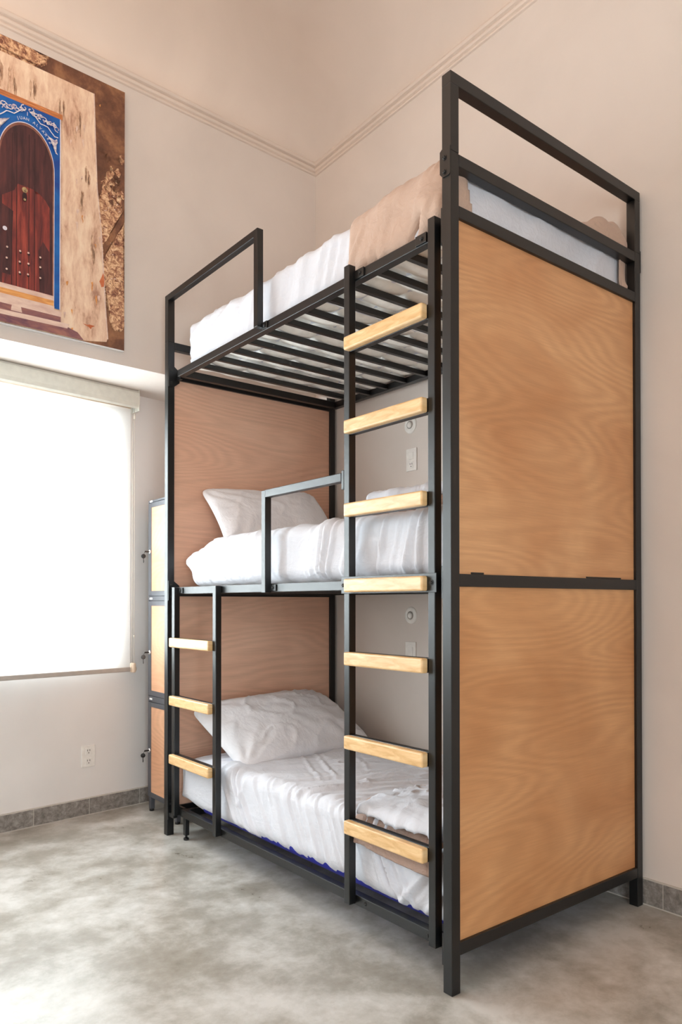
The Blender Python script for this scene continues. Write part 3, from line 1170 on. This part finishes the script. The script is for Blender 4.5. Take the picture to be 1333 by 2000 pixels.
# middle guard: from the side rail up and along to the ladder
bm = bmesh.new()
add_box(bm, 0.0, T_, 1.041, 1.041 + T_, 1.222, 1.645, BV)
add_box(bm, 0.0, T_, 0.537, 1.041 + 0.002, 1.615, 1.646, BV)
gr = bpart('guard_rail', bm, M_METAL)
bpart('end_plate', box(0.0, 0.036, 0.5195, 0.5365, 1.585, 1.655, 0.003), M_METAL, gr)
bpart('guard_tab', box(0.024, XI, 1.000, 1.041, 1.229, 1.256, 0.001), M_METAL, gr)
bpart('guard_bolt', bolt_bm((0.024, 1.020, 1.243), (-1, 0, 0)), M_METAL, gr)


def ladder(y0, y1, z0, z1, rungs, wy0, wy1):
    """y0, y1: outer faces of the two stiles"""
    lad = bpy.data.objects.new('ladder', None)
    link(lad, bed)
    bar0 = None
    for zr in rungs:
        if bar0 is None:
            bar0 = obj('rung_bar', box(0.003, 0.027, y0 + T_, y1 - T_, zr - 0.023, zr + 0.023, 0.0015), M_METAL, lad)
            zb = zr
        else:
            c = bar0.copy()
            link(c, lad)
            c.location = (0, 0, zr - zb)
    for a in (y0, y1 - T_):
        obj('stile', box(0.0, T_, a, a + T_, z0, z1, BV), M_METAL, lad)
    first = None
    for zr in rungs:
        if first is None:
            first = obj('rung', box(-0.026, 0.0015, wy0, wy1, zr - 0.0235, zr + 0.0235, 0.006, 3), M_PINE, lad)
            first['label'] = 'pale pine rung'
            zf = zr
        else:
            c = first.copy()
            link(c, lad)
            c.location = (0, 0, zr - zf)
    return lad


lad = ladder(0.069, 0.520, 0.118, 2.381, [2.092, 1.798, 1.506, 1.241, 0.985, 0.693, 0.397], 0.100, 0.492)
pl = obj('fixing_strap', box(-0.003, 0.0, 0.060, 0.532, 1.213, 1.273, 0.001), M_METAL, lad)
for yy in (0.082, 0.520):
    obj('bolt', bolt_bm((-0.003, yy, 1.243), (-1, 0, 0), 0.0065, 0.006), M_METAL, lad)
for yy in (0.440, 0.130):
    bpart('ladder_tab', box(0.024, XI, yy, yy + 0.049, 2.331, 2.362, 0.001), M_METAL, lad)
    obj('bolt', bolt_bm((0.024, yy + 0.02, 2.346), (-1, 0, 0), 0.0055), M_METAL, lad)
    obj('bolt', bolt_bm((0.030, yy + 0.0, 0.130), (-1, 0, 0), 0.0055), M_METAL, lad)
lad2 = ladder(1.459, 1.914, 0.117, 1.259, [0.983, 0.694, 0.403], 1.485, 1.895)
obj('fixing_tab', box(0.024, XI, 1.846, 1.884, 1.229, 1.256, 0.001), M_METAL, lad2)
obj('bolt', bolt_bm((0.024, 1.866, 1.243), (-1, 0, 0)), M_METAL, lad2)
bm = bmesh.new()
add_box(bm, 0.006, 0.030, 1.905, 1.960, 0.098, 0.118, 0.003)
obj('fixing_tab', bm, M_METAL, lad2)

# ------------------------------------------------------------------ mattresses and bedding


def quilt_disp(zb):
    def f(P, N):
        P = P.copy()
        u, v = P[:, 0], P[:, 1]
        row = np.floor(v / 0.098)
        uu = u / 0.205 + 0.5 * (row % 2)
        fu, fv = uu - np.floor(uu), v / 0.098 - row
        h = (np.sin(np.pi * fu) ** 0.4) * (np.sin(np.pi * fv) ** 0.5)
        under = (N[:, 2] < -0.5)
        P[:, 2] = np.where(under, P[:, 2] + 0.018 * (1 - h), P[:, 2])
        return P
    return f


def mattress(label, x0, x1, y0, y1, z0, z1, core_mat, sheet_disp, r=0.05, hem=0.012, h=0.014, quilt=False, rt=None, keep=None, core=(0.012, 0.012, 0.02)):
    t = thing('mattress', label, 'mattress', ((x0 + x1) / 2, (y0 + y1) / 2, z0))
    bm = soft_box(x0 + core[0], x1 - 0.012, y0 + 0.012, y1 - core[1], z0, z1 - core[2], 0.03, 0.0125 if quilt else 0.03, quilt_disp(z0) if quilt else None)
    obj('mattress_core', bm, core_mat, t, True)
    bm = soft_box(x0, x1, y0, y1, z0 + hem, z1, r, h, sheet_disp, keep, rt)
    o = obj('fitted_sheet', bm, M_SHEET, t, True)
    return t


def FLAT(N):
    M = N.copy()
    M[:, 2] = np.maximum(M[:, 2], 0)
    return M


def top_disp(P, N):
    x, y, z = P[:, 0], P[:, 1], P[:, 2]
    d = 0.006 * fbm(x * 3, y * 3, z * 3, 1)
    side = np.clip(-N[:, 0], 0, 1)
    q = y + 0.35 * (z - 2.4)
    d += side * (0.009 * vnoise(q * 12, z * 3, 0, 3) + 0.010 * ridge(vnoise(q * 8, z * 3 + 2, 0, 4), 6))
    d += side * 0.007 * folds(y + 0.30 * (z - 2.4), spread(0.62, 1.30, 9, 14, 0.3, 1.0), 0.014)
    d += side * 0.007 * folds(z + 0.45 * (y - 1.6), [(2.42, 0.8), (2.50, 1.0), (2.55, 0.6), (2.62, 0.6)], 0.014) * sstep(1.1, 1.4, y)
    end = np.clip(-N[:, 1], 0, 1)
    q2 = x * 1.0 - 0.8 * (z - 2.4)
    d += end * 0.014 * (vnoise(q2 * 8, z * 5, 2, 5) + 0.7 * ridge(vnoise(q2 * 7 + 4, z * 4, 1, 6), 9))
    P = P + FLAT(N) * d[:, None]
    # edge sags slightly between the middle and the ends
    P[:, 2] -= 0.018 * np.sin(np.clip(P[:, 1] / 1.9, 0, 1) * math.pi) * np.clip((z - 2.40) / 0.2, 0, 1)
    return P


def mid_disp(P, N):
    x, y, z = P[:, 0], P[:, 1], P[:, 2]
    side = np.clip(-N[:, 0], 0, 1) ** 0.5
    d = 0.005 * fbm(x * 3, y * 3, z * 3, 11)
    q = y + 0.25 * (z - 1.3)
    near = sstep(1.25, 0.8, y)
    d += side * near * (0.008 * vnoise(q * 16, z * 4, 0, 12) + 0.012 * ridge(vnoise(q * 9, z * 3, 0, 13), 6))
    d += side * (1 - near) * 0.009 * ridge(vnoise((y - 0.7 * z) * 7, (z + y * 0.6) * 2, 0, 14), 9)
    top = np.clip(N[:, 2], 0, 1)
    d += top * 0.006 * fbm(x * 4, y * 14, 0, 15)
    d += side * 0.010 * folds(y + 0.18 * (z - 1.3) + 0.01 * vnoise(y * 6, z * 8, 0, 16), [(0.85, 0.4), (0.76, 0.7), (0.725, 1.0), (0.69, 0.8), (0.60, 0.6), (0.55, 0.4), (0.40, 1.0), (0.33, 0.5), (0.26, 0.8), (0.21, 1.0), (0.15, 0.6)], 0.011)
    d += side * 0.008 * folds(y - 0.55 * (z - 1.3), [(1.66, 0.8), (1.74, 0.7), (1.45, 0.6), (1.25, 0.4)], 0.013)
    # crease of a shadowed vertical pleat beside the guard post
    d -= side * 0.008 * np.exp(-((y - 0.985) / 0.018) ** 2)
    P = P + FLAT(N) * d[:, None]
    # head end bows outwards at mid height
    e = sstep(1.58, 1.92, y)
    P[:, 2] -= e * 0.068 * sstep(1.34, 1.49, z)
    P[:, 1] -= e * 0.13 * sstep(1.41, 1.28, z) * sstep(1.8, 1.92, y)
    return P


def low_disp(P, N):
    x, y, z = P[:, 0], P[:, 1], P[:, 2]
    side = np.clip(-N[:, 0], 0, 1) ** 0.5
    top = np.clip(N[:, 2], 0, 1)
    d = 0.006 * fbm(x * 3, y * 3, z * 3, 21)
    q = y - 0.45 * (z - 0.42)
    g = sstep(1.28, 1.05, y) * sstep(0.36, 0.5, y)
    pl_ = vnoise(q * 26 + 0.6 * vnoise(y * 5, z * 6, 0, 30), z * 2.2, 0, 22)
    d += side * g * (0.007 * pl_)
    d += side * (1 - g) * 0.011 * ridge(vnoise((y + 0.5 * z) * 6, (z - y * 0.3) * 3, 0, 24), 7)
    tz = np.clip((z - 0.16) / 0.25, 0, 1)
    qg = y - 0.50 * (z - 0.42) + 0.012 * vnoise(y * 7, z * 7, 0, 31)
    d += side * 0.021 * folds(qg, spread(0.36, 1.14, 17, 5, 0.2, 1.15), 0.0105) * (0.35 + 0.65 * tz) * (0.75 + 0.8 * vnoise(y * 9, z * 8, 0, 41))
    d += side * 0.016 * folds(y + 0.9 * np.clip(0.42 - z, 0, 1) ** 1.2, [(1.38, 1.0), (1.43, 0.8), (1.53, 0.5), (1.24, 0.5)], 0.013)
    d += side * 0.016 * folds(y - 0.15 + 0.9 * (z - 0.2), [(0.0, 0.8), (0.12, 1.0)], 0.02) * sstep(0.42, 0.25, y)
    q1 = y + 0.42 * x + 0.03 * vnoise(x * 4, y * 3, 0, 32)
    d += top * 0.007 * folds(q1, spread(0.45, 1.55, 24, 8, 0.2, 1.0), 0.012) * (0.4 + 0.6 * np.abs(vnoise(x * 4, y * 4, 0, 34)))
    q2 = x - 0.5 * (y - 1.0) + 0.03 * vnoise(x * 3, y * 3, 0, 35)
    d += top * 0.006 * folds(q2, [(0.25, 0.7), (0.33, 1.0), (0.52, 0.6), (0.70, 0.5)], 0.012) * sstep(0.85, 1.1, y)
    # top: long creases pulled towards the front edge
    qq = y * 1.0 + 0.55 * x
    d += top * 1.5 * (0.006 * vnoise(qq * 20, x * 3, 0, 25) + 0.008 * ridge(vnoise(qq * 13, x * 2.6 - y, 0, 26), 6)) * sstep(0.1, 0.3, y)
    P = P + FLAT(N) * d[:, None]
    # hem lifts and dips along the rail
    hem = np.clip((0.22 - z) / 0.07, 0, 1)
    P[:, 2] += hem * (0.004 * vnoise(y * 7, 0 * y, 0, 27) + 0.030 * sstep(1.70, 1.90, y) ** 1.5)
    P[:, 0] += hem * 0.006 * side
    e = sstep(1.5, 1.93, y)
    P[:, 2] -= e * 0.045 * sstep(0.33, 0.43, z)
    return P


mattress('thick mattress under a white sheet on the top bunk', 0.068, 1.045, 0.048, 1.868, 2.3555, 2.592, M_QUILT, top_disp, r=0.035, quilt=True, hem=0.014)
mattress('thick mattress under a white sheet on the middle bunk', 0.064, 1.045, 0.050, 1.925, 1.261, 1.496, M_QUILT, mid_disp, r=0.055, hem=0.002, h=0.0085, core=(0.03, 0.16, 0.10))
mattress('thick mattress under a rumpled white sheet on the bottom bunk', 0.060, 1.045, 0.050, 1.950, 0.1485, 0.428, M_BLUE, low_disp, r=0.06, hem=0.004, core=(0.015, 0.20, 0.16), h=0.0072)


def pillow_bm(w, h, t, nx=70, ny=46, seed=0, corner=0.05, fold=0.006, shapef=None):
    bm = bmesh.new()
    u = np.linspace(-1, 1, nx)
    v = np.linspace(-1, 1, ny)
    U, V = np.meshgrid(u, v, indexing='ij')
    pinch_u = 1 - corner * (1 - np.abs(V) ** 2.2) - 0.085 * np.abs(V) ** 9
    pinch_v = 1 - corner * 1.6 * (1 - np.abs(U) ** 2.2) - 0.10 * np.abs(U) ** 11
    X = U * w / 2 * pinch_u
    Y = V * h / 2 * pinch_v
    prof = np.clip((1 - np.abs(U) ** 2.6) * (1 - np.abs(V) ** 2.2), 0, 1) ** 0.55
    rad = np.sqrt((1 - np.abs(U)) ** 2 + (1 - np.abs(V)) ** 2)
    ang = np.arctan2(1 - np.abs(V) + 1e-6, 1 - np.abs(U) + 1e-6)
    wr = 0.010 * np.exp(-rad * 1.6) * np.sin(ang * 15 + 3 * vnoise(U * 2, V * 2, 0, seed)) * np.clip(rad * 3, 0, 1)
    wr += fold * fbm(U * 3.2 + 0.8 * V, V * 3.4, 0, seed + 1)
    wr += fold * 1.1 * ridge(vnoise(U * 2.6 - V * 1.2, V * 2.6 + U, 0, seed + 2), 9) * np.clip(prof * 1.4, 0, 1)
    ZT = prof * t * 0.62 + wr * np.clip(prof * 3, 0, 1)
    ZB = -prof * t * 0.38
    rows_t = [[None] * ny for _ in range(nx)]
    rows_b = [[None] * ny for _ in range(nx)]
    for i in range(nx):
        for j in range(ny):
            x, y, zt, zb = X[i, j], Y[i, j], ZT[i, j], ZB[i, j]
            if shapef:
                x, y, dz = shapef(x / (w / 2), y / (h / 2), x, y)
                zt += dz
                zb += dz
            rows_t[i][j] = bm.verts.new((x, y, zt))
            if i in (0, nx - 1) or j in (0, ny - 1):
                rows_b[i][j] = rows_t[i][j]
            else:
                rows_b[i][j] = bm.verts.new((x, y, zb))
    for i in range(nx - 1):
        for j in range(ny - 1):
            bm.faces.new((rows_t[i][j], rows_t[i + 1][j], rows_t[i + 1][j + 1], rows_t[i][j + 1]))
            a = (rows_b[i][j], rows_b[i][j + 1], rows_b[i + 1][j + 1], rows_b[i + 1][j])
            if len(set(a)) == 4:
                try:
                    bm.faces.new(a)
                except ValueError:
                    pass
    for f in bm.faces:
        f.smooth = True
    return bm


def place(bm, loc, rot):
    M = Matrix.Translation(loc) @ rot
    bmesh.ops.transform(bm, matrix=M, verts=bm.verts)
    return bm


# middle bunk pillow, leaning on the head panel
bm = pillow_bm(0.74, 0.50, 0.15, seed=51, corner=0.045, shapef=lambda a, b, x, y: (x, y, 0.012 * a * a - 0.02 * b * b))
place(bm, (0.535, 1.790, 1.612), Matrix.Rotation(math.radians(-3), 4, 'Y') @ Matrix.Rotation(math.radians(52), 4, 'X'))
o = obj('pillow', bm, M_PILLOW, None, True, origin=(0.52, 1.78, 1.50))
tag(o, 'smooth white pillow leaning on the head panel of the middle bunk', 'pillow')
# bottom bunk pillow
bm = pillow_bm(0.84, 0.58, 0.20, seed=57, corner=0.035, fold=0.013, shapef=lambda a, b, x, y: (x, y, -0.01 * b))
place(bm, (0.525, 1.690, 0.530), Matrix.Rotation(math.radians(2), 4, 'Z') @ Matrix.Rotation(math.radians(-2), 4, 'Y') @ Matrix.Rotation(math.radians(27), 4, 'X'))
o = obj('pillow', bm, M_PILLOW, None, True, origin=(0.55, 1.68, 0.45))
tag(o, 'wrinkled white pillow slanting against the head panel of the bottom bunk', 'pillow')


# taupe blanket over the near end of the top mattress
def blanket_disp(P, N):
    x, y, z = P[:, 0], P[:, 1], P[:, 2]
    side = np.clip(-N[:, 0], 0, 1) ** 0.6
    q = (y - 0.3) + 0.55 * (z - 2.45)
    k = sstep(0.50, 0.12, y)
    d = 0.010 * fbm(x * 3, y * 4, z * 4, 31)
    d += side * (0.012 * vnoise(q * 8, z * 2.5, 0, 32) + 0.010 * ridge(vnoise(q * 7 + 2, z * 2, 0, 33), 5)) * (0.5 + 0.8 * k)
    bend = 0.02 * vnoise(y * 4, z * 5, 0, 39)
    d += side * 0.030 * (0.55 + 0.9 * vnoise(y * 5, z * 7, 3, 40)) * folds(q + 1.3 * bend, [(0.215, 0.5), (0.10, 0.7), (0.045, 1.0), (-0.07, 0.9), (-0.115, 1.0), (-0.19, 1.3), (-0.255, 1.2)], 0.016)
    d += side * 0.022 * np.exp(-(((y - 0.16) / 0.05) ** 2 + ((z - 2.47) / 0.06) ** 2))
    d -= side * 0.040 * np.exp(-(((y - 0.195 - (2.42 - z) * 0.9) / 0.022) ** 2 + ((z - 2.415) / 0.035) ** 2))
    P = P + N * d[:, None]
    # lower edge climbs towards the post
    hem = np.clip((2.44 - z) / 0.06, 0, 1)
    P[:, 2] += hem * side * (0.008 * vnoise(y * 9, y * 0, 0, 35) + 0.014 * sstep(0.2, 0.08, y))
    # rolled-up pile against the wall at the end of the bed
    lump = np.exp(-(((x - 0.98) / 0.13) ** 2 + ((y - 0.10) / 0.12) ** 2))
    P[:, 2] += 0.065 * lump * sstep(2.45, 2.56, z) * (1 + 0.4 * vnoise(x * 16, y * 10, 0, 37)) + 0.020 * lump * vnoise(x * 22, y * 20, z * 20, 36)
    P[:, 1] -= 0.022 * lump * ridge(vnoise(x * 12, z * 14, 0, 38), 4)
    return P


bm = soft_box(0.054, 1.066, 0.040, 0.585, 2.368, 2.603, 0.055, 0.0085, blanket_disp,
              keep=lambda c: not (c[2] < 2.372 or c[1] > 0.583 or (c[1] < 0.045 and 0.125 < c[0] + (c[2] - 2.36) * 0.22 - 0.02 and c[0] < 0.985 and c[2] < (2.59 if c[0] < 0.78 else 2.53)) or c[0] > 1.06))
o = obj('blanket', bm, M_BLANKET, None, True, origin=(0.5, 0.3, 2.60))
md = o.modifiers.new('thickness', 'SOLIDIFY')
md.thickness = 0.006
md.offset = 1
tag(o, 'taupe fleece blanket draped over the near end of the top bunk', 'blanket')


def crumple(x0, x1, y0, y1, z0, z1, r, amp, seed, h=0.010, extra=None):
    def f(P, N):
        x, y, z = P[:, 0], P[:, 1], P[:, 2]
        d = amp * fbm(x * 9, y * 9, z * 9, seed) + amp * 0.9 * ridge(vnoise(x * 11 + y * 5, y * 9 - x * 4, z * 6, seed + 2), 7) \
            + amp * 0.5 * ridge(vnoise(x * 22, y * 20, z * 14, seed + 4), 6)
        d *= np.where(N[:, 2] < -0.3, 0.15, 1.0)
        P = P + N * d[:, None]
        if extra:
            P = extra(P)
        return P
    return soft_box(x0, x1, y0, y1, z0, z1, r, h, f)


# bottom bunk: folded blanket with a crumpled sheet on it, near the ladder
def droop(P):
    P = P.copy()
    k = np.clip((0.115 - P[:, 0]) / 0.10, 0, 1.4)
    P[:, 2] -= (0.145 + 0.02 * vnoise(P[:, 1] * 9, 0 * k, 0, 90)) * k ** 1.3
    P[:, 0] -= 0.012 * k
    return P


bm = crumple(0.030, 0.42, 0.10, 0.535, 0.430, 0.470, 0.018, 0.005, 61, extra=droop)
o = obj('blanket', bm, M_BLANKET2, None, True, origin=(0.2, 0.3, 0.44))
tag(o, 'folded brown fleece blanket on the edge of the bottom bunk, under a crumpled sheet', 'blanket')


def slope_down(P):
    P = P.copy()
    k = np.clip((0.13 - P[:, 0]) / 0.10, 0, 1.2)
    P[:, 2] -= 0.055 * k ** 1.2
    f = sstep(0.25, 0.52, P[:, 1])
    P[:, 2] -= 0.030 * f * np.clip((P[:, 2] - 0.46) / 0.05, 0, 1)
    return P


bm = crumple(0.046, 0.36, 0.085, 0.500, 0.472, 0.508, 0.017, 0.018, 71, 0.0075, slope_down)
o = obj('folded_sheet', bm, M_SHEET, None, True, origin=(0.2, 0.3, 0.47))
tag(o, 'crumpled white sheet lying on the brown blanket of the bottom bunk', 'sheet')
# middle bunk: the same pair, further in
bm = crumple(0.14, 0.56, 0.08, 0.56, 1.497, 1.540, 0.018, 0.004, 81)
o = obj('blanket', bm, M_BLANKET2, None, True, origin=(0.35, 0.3, 1.50))
tag(o, 'folded brown fleece blanket at the near end of the middle bunk', 'blanket')
bm = crumple(0.15, 0.58, 0.08, 0.580, 1.545, 1.592, 0.022, 0.006, 85)
o = obj('folded_sheet', bm, M_SHEET, None, True, origin=(0.35, 0.3, 1.55))
tag(o, 'folded white sheet on the near end of the middle bunk', 'sheet')

# ------------------------------------------------------------------ locker tower behind the head of the bed
LX, LY0, LY1 = 0.115, 2.10, 2.462
lk = thing('locker', 'tall grey metal locker with three wooden doors standing beside the window wall', 'locker', (LX, (LY0 + LY1) / 2, 0))
tiers = [(1.218, 1.748, 1.763), (0.655, 1.191, 1.218), (0.081, 0.620, 0.655)]     # door bottom, door top, header top
bm = bmesh.new()
add_box(bm, LX + 0.006, LX + 0.42, LY0, LY1, 0.078, 1.763, 0.002)
obj('body', bm, M_LOCKER, lk)
for k, (d0, d1, hh) in enumerate(tiers):
    bm = bmesh.new()
    add_box(bm, LX, LX + 0.010, LY0, LY1, d1 + 0.003, hh - 0.001, 0.001)
    add_box(bm, LX, LX + 0.010, LY1 - 0.010, LY1, d0, d1 + 0.003, 0.001)
    obj('tier_front', bm, M_LOCKER, lk)
    bm = bmesh.new()
    fr = 0.030
    y0, y1 = LY0 + 0.012, LY1 - 0.012
    add_box(bm, LX - 0.002, LX + 0.008, y0, y0 + fr, d0 + 0.002, d1 - 0.001, 0.001)
    add_box(bm, LX - 0.002, LX + 0.008, y1 - fr, y1, d0 + 0.002, d1 - 0.001, 0.001)
    add_box(bm, LX - 0.002, LX + 0.008, y0 + fr, y1 - fr, d0 + 0.002, d0 + 0.030, 0.001)
    add_box(bm, LX - 0.002, LX + 0.008, y0 + fr, y1 - fr, d1 - 0.027, d1 - 0.001, 0.001)
    dr = obj('door', bm, M_LOCKER, lk)
    obj('door_panel', box(LX + 0.001, LX + 0.005, y0 + fr, y1 - fr, d0 + 0.03, d1 - 0.027), M_PLY_D, dr)
    zl = (1.471, 0.900, 0.345)[k]
    bm = bmesh.new()
    add_lathe(bm, [(0.0125, 0), (0.0125, 0.004), (0.010, 0.006), (0.006, 0.007), (0, 0.007)], (LX - 0.002, y1 - 0.016, zl), (-1, 0, 0), 20)
    obj('lock', bm, M_CHROME, dr)
    bm = bmesh.new()
    add_box(bm, LX - 0.034, LX - 0.008, y1 - 0.0175, y1 - 0.0145, zl - 0.004, zl + 0.004, 0.001)
    obj('key', bm, M_BLACK, dr)
    bm = bmesh.new()
    ky = y1 - 0.008
    add_lathe(bm, [(0.0, -0.0015), (0.012, -0.0015), (0.013, 0.0), (0.012, 0.0015), (0.0, 0.0015)], (LX - 0.038, ky, zl - 0.026), (0.5, 1, 0), 18)
    add_box(bm, LX - 0.0395, LX - 0.0365, ky - 0.003, ky + 0.003, zl - 0.064, zl - 0.034, 0.0005)
    add_box(bm, LX - 0.0395, LX - 0.0365, ky - 0.006, ky, zl - 0.058, zl - 0.052, 0.0003)
    add_cyl(bm, (LX - 0.036, ky, zl - 0.016), (LX - 0.033, y1 - 0.016, zl + 0.0), 0.0012, 8)
    obj('key', bm, (M_BLACK, M_CHROME, M_BLACK)[k] if k != 1 else plain('grey_key', srgb(70, 66, 66), 0.4), dr)
    zz = (d1 + hh) / 2 if k else 1.7555
    obj('number_plate', box(LX - 0.002, LX + 0.001, y1 - 0.045, y1 - 0.012, zz - 0.005, zz + 0.005, 0.001), M_LABEL, lk)
for (x, y) in ((LX + 0.004, LY1 - 0.030), (LX + 0.004, LY0 + 0.004), (LX + 0.385, LY1 - 0.030), (LX + 0.385, LY0 + 0.004)):
    lg = obj('leg', box(x, x + 0.026, y, y + 0.026, 0.012, 0.080, 0.002), M_LOCKER, lk)
    bm = bmesh.new()
    add_cyl(bm, (x + 0.013, y + 0.013, 0.0), (x + 0.013, y + 0.013, 0.013), 0.014, 16)
    obj('leg_pad', bm, M_BLACK, lg)
